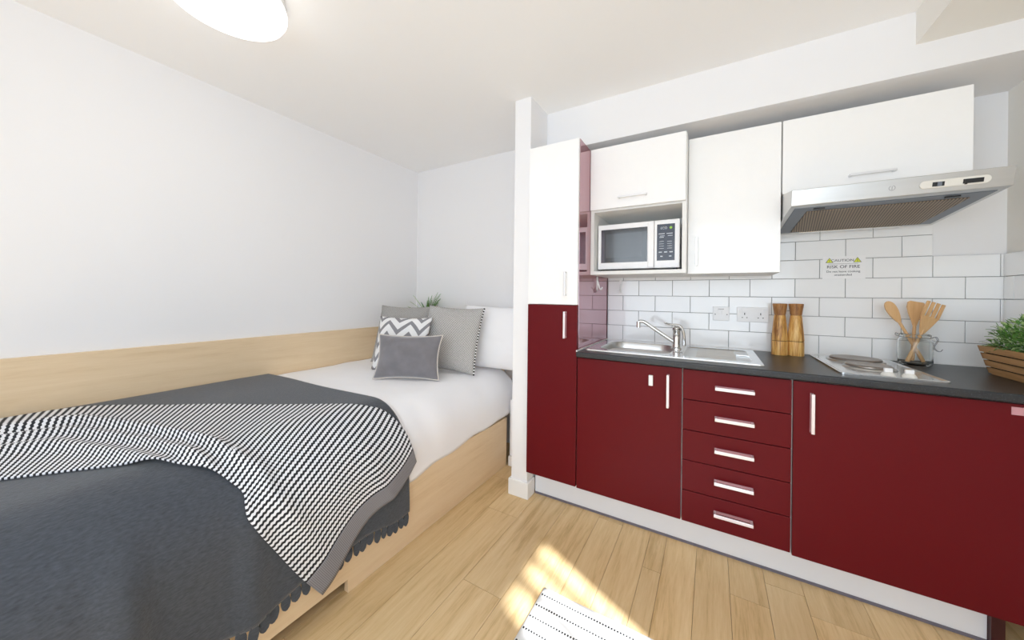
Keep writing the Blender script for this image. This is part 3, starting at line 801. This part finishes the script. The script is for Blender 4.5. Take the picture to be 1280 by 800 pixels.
# ------------------------------------------------------------------ planter basket
t = empty('planter_basket', (1.65, -.4, .9), 'leafy green plant in a brown slatted wooden box at the right end of the worktop', 'potted plant')
py0, py1 = -.52, -.215
def side(zt_): k = (zt_-.905)/.115; return 1.598-.040*k, 1.700+.018*k, py0-.03*k, py1+.03*k*-.6
bm = bmesh.new()
def ringslab(z0, z1, th=.008):
    a = side(z0); b = side(z1)
    for (x, X) in ((0, 1),):
        pass
    # left (-X), right (+X), near (-Y), far (+Y)
    def hexa(lo, hi):
        v = [bm.verts.new(p) for p in lo+hi]
        for f in ((3, 2, 1, 0), (4, 5, 6, 7), (0, 1, 5, 4), (1, 2, 6, 5), (2, 3, 7, 6), (3, 0, 4, 7)): bm.faces.new([v[i] for i in f])
    def q(s, e, ins): x0, x1, y0, y1 = s; return x0+ins, x1-ins, y0+ins, y1-ins
    for which in 'LRNF':
        L = []
        for s, z in ((a, z0), (b, z1)):
            x0, x1, y0, y1 = s
            L.append({'L': [(x0, y0, z), (x0, y1, z), (x0+th, y1, z), (x0+th, y0, z)],
                      'R': [(x1-th, y0, z), (x1-th, y1, z), (x1, y1, z), (x1, y0, z)],
                      'N': [(x0, y0, z), (x0, y0+th, z), (x1, y0+th, z), (x1, y0, z)],
                      'F': [(x0, y1-th, z), (x0, y1, z), (x1, y1, z), (x1, y1-th, z)]}[which])
        hexa(L[0], L[1])
for k in range(4): ringslab(.905+k*.029, .905+k*.029+.0235)
a = side(.905)
for y in (py0+.01, (py0+py1)/2, py1-.02):
    prism(bm, [(1.609, .905), (1.616, .905), (1.580, 1.015), (1.572, 1.015)], 'Y', y-.006, y+.012)
bx(bm, a[0]+.005, a[1]-.005, a[2]+.005, a[3]-.005, .9005, .907)
bmesh.ops.recalc_face_normals(bm, faces=bm.faces[:])
obj('wooden_box', bm, 'basket', t)
bm = bmesh.new(); s0, s1 = side(.93), side(1.0)
lo = [(s0[0]+.012, s0[2]+.012), (s0[1]-.012, s0[2]+.012), (s0[1]-.012, s0[3]-.012), (s0[0]+.012, s0[3]-.012)]
hi = [(s1[0]+.012, s1[2]+.012), (s1[1]-.012, s1[2]+.012), (s1[1]-.012, s1[3]-.012), (s1[0]+.012, s1[3]-.012)]
V = [bm.verts.new((x, y, .908)) for x, y in lo]+[bm.verts.new((x, y, 1.0)) for x, y in hi]
for f in ((3, 2, 1, 0), (4, 5, 6, 7), (0, 1, 5, 4), (1, 2, 6, 5), (2, 3, 7, 6), (3, 0, 4, 7)): bm.faces.new([V[i] for i in f])
obj('soil', bm, 'soil', t)
def leaf(bm, p, d, L, w, up=Vector((0, 0, 1)), droop=.3):
    d = d.normalized(); s = d.cross(up)
    if s.length < .05: s = Vector((1, 0, 0))
    s.normalize(); n = s.cross(d)
    prev = None
    for k, (q, ww) in enumerate(((0, .15), (.3, 1), (.65, .8), (1, .05))):
        c = p+d*L*q-Vector((0, 0, droop*L*q*q))
        a, b, m_ = bm.verts.new(c-s*w*ww/2+n*w*.15), bm.verts.new(c+s*w*ww/2+n*w*.15), bm.verts.new(c)
        if prev: bm.faces.new((prev[0], prev[2], m_, a)); bm.faces.new((prev[2], prev[1], b, m_))
        prev = (a, b, m_)
cen = Vector((1.640, -.37, 1.0))
bms = {k: bmesh.new() for k in ('leaf', 'leaf_pale', 'leaf_white')}
for i in range(1500):
    u = random.uniform(-1, 1); v = random.uniform(-1, 1); w = random.random()**.5
    a = random.random()*2*PI; el = math.acos(random.uniform(0, 1))
    dirn = Vector((math.cos(a)*math.sin(el), math.sin(a)*math.sin(el), math.cos(el)))
    P0 = cen+Vector((dirn.x*.075*w, dirn.y*.185*w, dirn.z*.135*w+.008))
    if P0.x > 1.722: P0.x = 1.722
    dd = dirn+Vector((random.uniform(-.7, .7), random.uniform(-.7, .7), random.uniform(-.3, .7)))
    if P0.x > 1.69: dd.x = -abs(dd.x)
    k = random.choices(['leaf', 'leaf_pale', 'leaf_white'], [6, 3.6, 1.1])[0]
    leaf(bms[k], P0, dd, random.uniform(.018, .032)*(.5 if k == 'leaf_white' else 1), random.uniform(.007, .011))
for i in range(60):
    a = random.random()*2*PI; tp = cen+Vector((math.cos(a)*.06, math.sin(a)*.16, random.uniform(.05, .11)))
    tube(bms['leaf'], [cen+Vector((math.cos(a)*.02, math.sin(a)*.1, -.005)), tp], .0011, 4)
for k, n, l in (('leaf', 'foliage', None), ('leaf_pale', 'foliage', 'paler green leaves'), ('leaf_white', 'flowers', 'tiny whitish buds')):
    o = obj(n, bms[k], k, t)
    if l: o['label'] = l
    o['kind'] = 'stuff'

# ------------------------------------------------------------------ bed
BY0, BY1 = -2.50, -.012
t = empty('bed', (-1.2, -1.2, 0), 'oak panelled bed built along the left wall, with high side panel', 'bed')
o = obj('side_panel', box(XL+.001, XL+.022, BY0, BY1, .02, .918), 'oak', t, bevel=.002)
bm = prism(bmesh.new(), [(BY0, .055), (-1.53, .055), (-1.53, .0), (-.31, .0), (-.31, .335), (BY0, .335)], 'X', -.642, -.617)
obj('bed_rail', bm, 'oak', t, bevel=.0015)
obj('rail_plinth', box(-.70, -.685, BY0, -1.53, 0, .12), mat('dark_oak_plinth', '8a6a48', .6), t)
obj('headboard_ledge', box(XL+.023, -.82, -.15, -.012, .0, .885), 'oak', t, bevel=.002)
obj('foot_board', box(XL+.023, -.643, BY0, BY0+.02, .02, .42), 'oak', t)
obj('mattress', box(-1.80, -.72, BY0+.03, -.165, .30, .575), 'duvet', t, bevel=.03, seg=3)

# bed surface profile (u across from the wall, v along Y)
ARC = [(-1.812, .675)]+[(-.85+.25*math.sin(a), .43+.235*math.cos(a)) for a in [PI/2*k/16 for k in range(17)]]+[(-.6, 0)]
AL = [0]
for p, q in zip(ARC, ARC[1:]): AL.append(AL[-1]+math.hypot(q[0]-p[0], q[1]-p[1]))
def surf(u, v, off=0.):
    u = max(0, min(u, AL[-1]-1e-5))
    i = max(k for k in range(len(AL)-1) if AL[k] <= u)
    f = (u-AL[i])/(AL[i+1]-AL[i]); p, q = ARC[i], ARC[i+1]
    # smooth normal
    def nrm(i):
        a, b = ARC[max(0, min(i, len(ARC)-2))], ARC[max(1, min(i+1, len(ARC)-1))]
        d = Vector((b[0]-a[0], b[1]-a[1])).normalized(); return Vector((-d.y, d.x))
    n = nrm(i)
    if 0 < i < len(AL)-2:
        n0, n1, n2 = nrm(i-1), nrm(i), nrm(i+1)
        n = ((n0+n1)*.5*(1-f)+(n1+n2)*.5*f).normalized()
    return Vector((p[0]+(q[0]-p[0])*f+n.x*off, v, p[1]+(q[1]-p[1])*f+n.y*off))
def cloth(nu, nv, fn, uvfn, th=.006):
    """two-sided sheet with thickness; fn(i/nu, j/nv) -> (u, v, off)"""
    bm = bmesh.new(); lay = bm.loops.layers.uv.verify(); G = {}
    for s in (0, 1):
        for i in range(nu+1):
            for j in range(nv+1):
                u, v, off = fn(i/nu, j/nv)
                G[s, i, j] = bm.verts.new(surf(u, v, off-(th if s else 0)))
    def face(keys):
        f = bm.faces.new([G[k] for k in keys])
        for l, k in zip(f.loops, keys): l[lay].uv = uvfn(k[1]/nu, k[2]/nv)
        f.smooth = True
    for i in range(nu):
        for j in range(nv):
            face([(0, i, j), (0, i+1, j), (0, i+1, j+1), (0, i, j+1)]); face([(1, i, j+1), (1, i+1, j+1), (1, i+1, j), (1, i, j)])
    for i in range(nu):
        face([(0, i+1, 0), (0, i, 0), (1, i, 0), (1, i+1, 0)]); face([(0, i, nv), (0, i+1, nv), (1, i+1, nv), (1, i, nv)])
    for j in range(nv):
        face([(0, 0, j), (0, 0, j+1), (1, 0, j+1), (1, 0, j)]); face([(0, nu, j+1), (0, nu, j), (1, nu, j), (1, nu, j+1)])
    bmesh.ops.recalc_face_normals(bm, faces=bm.faces[:])
    return bm
def nz(x, y, s=1): return noise.noise((x*s, y*s, 1.7))
def duv(a, b):
    v = -.168+(BY0+.012+.168)*b
    hem = 1.475+.035*math.sin(v*3.1+.5)+.02*nz(v, 0, 5)
    if v > -.6: hem -= .06*(1-(-v-.168)/.43)
    u = a*hem
    off = -.014+.006*nz(u, v, 4)+.003*nz(u, v, 9)
    if u > 1.0: off += .010*nz(v, u*.3, 6)*min(1, (u-1.0)/.2)
    if v < -1.2: off = min(off, -.012)-.012*min(1, (-1.2-v)/.08)*min(1, max(0, u-.9)/.1)
    # puff at pillow end
    return u, v, off
o = obj('duvet', cloth(90, 130, duv, lambda a, b: (a, b), .022), 'duvet', smooth=True)
tag(o, 'white cotton duvet covering the bed and hanging over its oak rail', 'duvet')

# grey wool blanket with tassels
def hemz(v): return 1.588+.012*math.sin(v*9)+.006*math.sin(v*23)
def blanket_off(u, v):
    off = .006+.0035*nz(u, v, 3)
    if u > 1.15:
        k = min(1, (u-1.15)/.3); far = min(1, max(0, (-v-1.7)/.3))
        off += k*(.006+.010*far)*(1+math.sin(v*17+1.2*math.sin(v*5)))*.5 + k*far*.032*max(0, math.sin(v*23+.6))**2
    return off
def blk(a, b):
    v0 = -1.236-.045*(1-min(1, a*1.7))+.006*math.sin(a*14)
    v = v0+(BY0-.012-v0)*b
    u = .002+(hemz(v)-.002)*a
    return u, v, blanket_off(u, v)
t = tag(obj('wool_blanket', cloth(100, 150, blk, lambda a, b: (a*1.6, b*1.2), .005), 'wool'), 'charcoal wool blanket with tassel fringe spread over the near half of the bed', 'blanket')
v = -1.250
while v > -2.47:
    u = hemz(v)-.006; off = blanket_off(u, v)
    wd = random.uniform(.011, .0145); ln = random.uniform(.048, .06); sk = random.uniform(-.006, .006)
    bm = bmesh.new(); n = 7; A = []; B = []
    for k in range(n+1):
        f = k/n; w = wd*(.75+.45*math.sin(PI*min(1, f*1.05)))*(1 if k < n else .35); uu = u+ln*f
        A.append([bm.verts.new(surf(uu, v+sk*f+s*w, off-.001+.003*f*1)) for s in (-1, 0, 1)])
        B.append([bm.verts.new(surf(uu, v+sk*f+s*w, off-.0055+.003*f)) for s in (-1, 0, 1)])
    for k in range(n):
        for c in (0, 1):
            bm.faces.new((A[k][c], A[k][c+1], A[k+1][c+1], A[k+1][c])); bm.faces.new((B[k][c+1], B[k][c], B[k+1][c], B[k+1][c+1]))
        bm.faces.new((A[k][0], A[k+1][0], B[k+1][0], B[k][0])); bm.faces.new((A[k][2], B[k][2], B[k+1][2], A[k+1][2]))
    bm.faces.new((A[n][0], A[n][1], B[n][1], B[n][0])); bm.faces.new((A[n][1], A[n][2], B[n][2], B[n][1]))
    bmesh.ops.recalc_face_normals(bm, faces=bm.faces[:])
    obj('tassel', bm, 'wool', t)
    v -= random.uniform(.030, .036)

# knitted throw
UP = [(1.376, -1.199), (1.302, -1.222), (1.199, -1.25), (1.085, -1.296), (1.013, -1.355), (.641, -1.622), (.297, -1.852), (.10, -2.00), (.045, -2.09), (.04, -2.2), (.05, -2.32), (.06, -2.45)]
LO = [(1.647, -1.664), (1.534, -1.74), (1.404, -1.816), (1.291, -1.881), (1.245, -1.889), (1.205, -1.885), (1.165, -1.901), (1.094, -1.942), (1.013, -2.013), (.923, -2.094), (.845, -2.186), (.769, -2.283), (.70, -2.36), (.65, -2.46)]
def resample(P, n):
    S = smooth_pts([(a, b, 0) for a, b in P], 8); L = [0]
    for a, b in zip(S, S[1:]): L.append(L[-1]+(b-a).length)
    out = []; j = 0
    for k in range(n+1):
        d = L[-1]*k/n
        while j < len(L)-2 and L[j+1] < d: j += 1
        f = (d-L[j])/max(1e-9, L[j+1]-L[j]); out.append(S[j].lerp(S[j+1], f))
    return out, L[-1]
NT_, NS = 260, 70
up, Lu = resample(UP, NT_); lo_, Ll = resample(LO, NT_)
lo_ = [lo_[min(NT_, int((k/NT_)**.76*NT_+.5))] if 0 else (lambda q: lo_[min(NT_-1, int(q))].lerp(lo_[min(NT_, int(q)+1)], q-int(q)))(min(NT_-1e-6, (k/NT_)**.76*NT_)) for k in range(NT_+1)]
Lm = (Lu+Ll)/2
HEM = .034   # share of the length taken by the grey border
def throw_pt(tt, ss):
    k = tt*NT_; i = min(NT_-1, int(k)); f = k-i
    A = up[i].lerp(up[i+1], f); B = lo_[i].lerp(lo_[i+1], f)
    p = A.lerp(B, ss)
    # hem end bows outwards a little
    q = 4*ss*(1-ss)
    if tt < .2: p = p+Vector((.022, .006, 0))*math.sin(ss*PI*2.6)*(1-tt/.2)
    u, v = p.x, p.y
    off = blanket_off(u, v)+.010+.002*nz(u, v, 7)
    # gathered ridges running along the throw at its left half
    g = min(1, max(0, (tt-.32)/.12))
    s1 = .86-.52*min(1, max(0, (tt-.36)/.40)); s2 = s1+.24
    off += g*(.030*math.exp(-((ss-s1)/.055)**2)+.020*math.exp(-((ss-s1-.15)/.05)**2)+.016*math.exp(-((ss-s1-.32)/.06)**2))
    if tt < .36:
        off += .008*math.exp(-((ss-.33-.15*tt)/.06)**2)*(1-tt/.36)+.012*math.exp(-((ss-.86)/.05)**2)*min(1, tt/.15)
    return u, v, off
W = .62
body = cloth(int(NT_*.95), NS, lambda a, b: throw_pt(HEM+(1-HEM)*a, b), lambda a, b: ((HEM+(1-HEM)*a)*Lm, b*W), .006)
t = tag(obj('knitted_throw', body, 'knit'), 'black and white twill-striped knitted throw laid diagonally over the grey blanket', 'throw')
obj('border', cloth(10, NS, lambda a, b: throw_pt(HEM*a, b), lambda a, b: (HEM*a*Lm, b*W), .0065), 'rib', t)['label'] = 'plain grey ribbed border'

# ------------------------------------------------------------------ pillows and cushions
def cushion_bm(w, h, T, n=26, pull=.07, seed=0, wr=.004, uvs=1.):
    bm = bmesh.new(); lay = bm.loops.layers.uv.verify(); G = {}
    for s in (1, -1):
        for i in range(n+1):
            for j in range(n+1):
                x, z = -1+2*i/n, -1+2*j/n
                x = math.sin(x*PI/2)*.35+x*.65; z = math.sin(z*PI/2)*.35+z*.65
                e = max(0, (1-abs(x)**2.6))*max(0, (1-abs(z)**2.6))
                th = T/2*e**.55
                X = x*w/2*(1-pull*(1-z*z)*abs(x)**2); Z = z*h/2*(1-pull*(1-x*x)*abs(z)**2)
                th += wr*noise.noise((x*3+seed, z*3, seed*1.3))*e**.3 * (1 if e > 0 else 0) + wr*.5*noise.noise((x*8+seed, z*8, seed))*e**.3
                edge = i in (0, n) or j in (0, n)
                if edge and s == -1: G[s, i, j] = G[1, i, j]
                else: G[s, i, j] = bm.verts.new((X, -s*th if not edge else 0, Z))
    for s in (1, -1):
        for i in range(n):
            for j in range(n):
                ks = [(s, i, j), (s, i+1, j), (s, i+1, j+1), (s, i, j+1)]
                if s == -1: ks = ks[::-1]
                f = bm.faces.new([G[k] for k in ks]); f.smooth = True
                for l, k in zip(f.loops, ks): l[lay].uv = ((k[1]/n)*w, (k[2]/n)*h)
    border = [G[1, i, 0].co.copy() for i in range(n)]+[G[1, n, j].co.copy() for j in range(n)]+[G[1, i, n].co.copy() for i in range(n, 0, -1)]+[G[1, 0, j].co.copy() for j in range(n, 0, -1)]
    bmesh.ops.recalc_face_normals(bm, faces=bm.faces[:])
    return bm, border
def cushion(name, label, cat, bx_, by_, bz, yaw, tilt, w, h, T, m, roll=0, piping=None, edge=None, **k):
    bm, bd = cushion_bm(w, h, T, **k)
    Mx = Matrix.Translation((bx_, by_, bz)) @ Matrix.Rotation(math.radians(yaw), 4, 'Z') @ Matrix.Rotation(math.radians(-tilt), 4, 'X') @ Matrix.Rotation(math.radians(roll), 4, 'Y') @ Matrix.Translation((0, 0, h/2))
    bm.transform(Mx)
    o = tag(obj(name, bm, m), label, cat)
    if piping: obj('piping', tube(bmesh.new(), [Mx @ p for p in bd], .0042, 8, closed=True), piping, o, smooth=True)['label'] = 'cream piping round the seam'
    if edge:
        n = len(bd)//4; e = [Mx @ p for p in bd[n:2*n+1]]
        obj('edge_trim', tube(bmesh.new(), e, .0055, 8, uv=True), 'edge', o, smooth=True)['label'] = 'black and white yarn edge'
    return o
cushion('pillow', 'plump white pillow standing behind the grey cushions at the bed head', 'pillow', -.735, -.30, .655, 4, 10, .62, .47, .17, 'duvet', seed=3, wr=.01, pull=.05)
cushion('cushion', 'square grey twill cushion nearest the wall, behind the chevron cushion', 'cushion', -1.455, -.57, .665, 14, 17, .46, .46, .13, 'twill2', seed=5, edge=True)
cushion('cushion', 'large square grey twill cushion with black and white yarn edge, leaning right of the others', 'cushion', -.985, -.555, .66, 10, 16, .46, .47, .14, 'twill', seed=8, edge=True, roll=2)
cushion('cushion', 'grey and white zigzag cushion peeping over the velvet cushion', 'cushion', -1.255, -.735, .66, 16, 16, .42, .39, .11, 'chevron', seed=11)
cushion('cushion', 'small oblong grey velvet cushion with cream piping at the very front', 'cushion', -1.035, -.86, .66, 27, 18, .425, .285, .11, 'velvet', seed=14, piping='piping', wr=.009, pull=.1)

# fern on the ledge
fx, fy_, fz = -1.60, -.085, .886
t = empty('potted_fern', (fx, fy_, fz), 'small green fern in a pot behind the cushions at the bed head', 'potted plant')
obj('pot', lathe(bmesh.new(), [(0, 0), (.042, 0), (.052, .12), (.055, .13), (.050, .13), (.046, .118), (0, .116)], (fx, fy_, fz), 28), 'pot', t, smooth='auto')
def frond(bm, base, d, L, droop, nl=15, lw=.03):
    d = d.normalized(); pts = [base+d*L*q-Vector((0, 0, droop*L*q*q)) for q in [k/nl for k in range(nl+1)]]
    tube(bm, pts, .0012, 5)
    for k in range(2, nl+1):
        tg = (pts[k]-pts[k-1]).normalized(); s = tg.cross(Vector((.2, .5, 1))).normalized()
        l = lw*(math.sin(PI*(k/nl)**.7)*.9+.12)
        for sg in (-1, 1): leaf(bm, pts[k], s*sg+tg*.9, l, .011, droop=.1)
base = Vector((fx, fy_, fz+.118))
F = {'leaf': bmesh.new(), 'leaf_pale': bmesh.new()}
for (dx_, dz_, L, dr_, dy_) in ((.45, .9, .25, .05, .02), (-.75, .85, .26, .05, -.05), (-1, .45, .30, .15, -.05), (-.9, .6, .27, .1, 0), (.05, 1, .17, .0, 0), (.25, 1, .2, .05, 0), (.9, .45, .28, .2, -.1), (1, .35, .34, .12, -.1), (.6, .9, .27, .1, 0), (.5, .7, .22, .1, .1), (.7, .7, .2, .1, -.1), (.3, .7, .15, .1, -.3), (-.3, .8, .15, .1, -.2), (.5, .5, .15, .1, -.2), (.15, .8, .16, .1, -.2), (.35, .85, .17, .1, -.1)):
    frond(F['leaf_pale' if dx_ < -.7 else 'leaf'], base, Vector((dx_, dy_, dz_)), L, dr_)
obj('fronds', F['leaf'], 'leaf', t); obj('fronds', F['leaf_pale'], 'leaf_pale', t)['label'] = 'paler green fronds'

# ------------------------------------------------------------------ rug
bm = bmesh.new(); lay = bm.loops.layers.uv.verify(); NX, NY = 40, 30
RX0, RX1, RY0, RY1 = .047, .95, -1.75, -1.107
G = {}
for s in (0, 1):
    for i in range(NX+1):
        for j in range(NY+1):
            x, y = RX0+(RX1-RX0)*i/NX, RY0+(RY1-RY0)*j/NY
            z = .0065+.0012*nz(x, y, 6) if s == 0 else .0004
            G[s, i, j] = bm.verts.new((x, y, z))
def rf(ks):
    f = bm.faces.new([G[k] for k in ks]); f.smooth = True
    for l in f.loops: l[lay].uv = (l.vert.co.x-RX0, l.vert.co.y-RY1+1.05)
for i in range(NX):
    for j in range(NY):
        rf([(0, i, j), (0, i+1, j), (0, i+1, j+1), (0, i, j+1)]); rf([(1, i, j+1), (1, i+1, j+1), (1, i+1, j), (1, i, j)])
for i in range(NX): rf([(1, i, 0), (1, i+1, 0), (0, i+1, 0), (0, i, 0)]); rf([(0, i, NY), (0, i+1, NY), (1, i+1, NY), (1, i, NY)])
for j in range(NY): rf([(0, 0, j), (0, 0, j+1), (1, 0, j+1), (1, 0, j)]); rf([(1, NX, j), (1, NX, j+1), (0, NX, j+1), (0, NX, j)])
tag(obj('rug', bm, 'rug'), 'small white rug with black dotted stripes on the oak floor', 'rug')

# ------------------------------------------------------------------ light
def area(name, loc, rot, sx, sy, power, col=(1, 1, 1)):
    l = bpy.data.lights.new(name, 'AREA'); l.shape = 'RECTANGLE'; l.size = sx; l.size_y = sy; l.energy = power; l.color = col
    o = bpy.data.objects.new(name, l); C.objects.link(o); o.location = loc; o.rotation_euler = rot; return o
area('front_fill_light', ((FX0+FX1)/2, YF-.02, (FZ0+FZ1)/2), (PI/2, 0, 0), FX1-FX0-.1, FZ1-FZ0-.1, 27.5, (.79, .90, 1))  # added fill lamp at the unseen front opening, lights the kitchen fronts
l = bpy.data.lights.new('ceiling_lamp_glow', 'POINT'); l.energy = .5; l.shadow_soft_size = .16; l.color = (1, .97, .92)
o = bpy.data.objects.new('ceiling_lamp_glow', l); C.objects.link(o); o.location = (-.99, -1.81, ZC-.24)
s = bpy.data.lights.new('sun', 'SUN'); s.energy = 11; s.angle = math.radians(1.5); s.color = (.88, .94, 1)
o = bpy.data.objects.new('sun', s); C.objects.link(o)
d = Vector((-.91, .42, -1.03)); o.rotation_euler = d.to_track_quat('-Z', 'Y').to_euler(); o.location = (3, -3, 4)
w = bpy.data.worlds.new('sky'); bpy.context.scene.world = w; w.use_nodes = True
w.node_tree.nodes['Background'].inputs[0].default_value = (.80, .90, 1, 1); w.node_tree.nodes['Background'].inputs[1].default_value = .7

# ------------------------------------------------------------------ camera
cam = bpy.data.cameras.new('camera'); co = bpy.data.objects.new('camera', cam); C.objects.link(co)
cam.sensor_width = 36; cam.sensor_fit = 'HORIZONTAL'; cam.lens = 428.78/1280*36
cam.shift_y = -(400-369.3)/1280
yaw, pitch, roll = -.5278, .0007, .0114
fv = Vector((math.sin(yaw)*math.cos(pitch), math.cos(yaw)*math.cos(pitch), math.sin(pitch)))
r = Vector((math.cos(yaw), -math.sin(yaw), 0)); u = r.cross(fv)
c_, s_ = math.cos(roll), math.sin(roll)
rr = r*c_+u*s_; uu = u*c_-r*s_
Mx = Matrix((rr, uu, -fv)).transposed().to_4x4(); Mx.translation = Vector((.6265, -2.3908, 1.195))
co.matrix_world = Mx; cam.clip_start = .02
sc = bpy.context.scene; sc.camera = co
sc.view_settings.view_transform = 'Standard'; sc.view_settings.look = 'None'; sc.view_settings.gamma = 1
sc.view_settings.use_curve_mapping = False; sc.view_settings.exposure = .47
sc.cycles.max_bounces = 20; sc.cycles.diffuse_bounces = 18
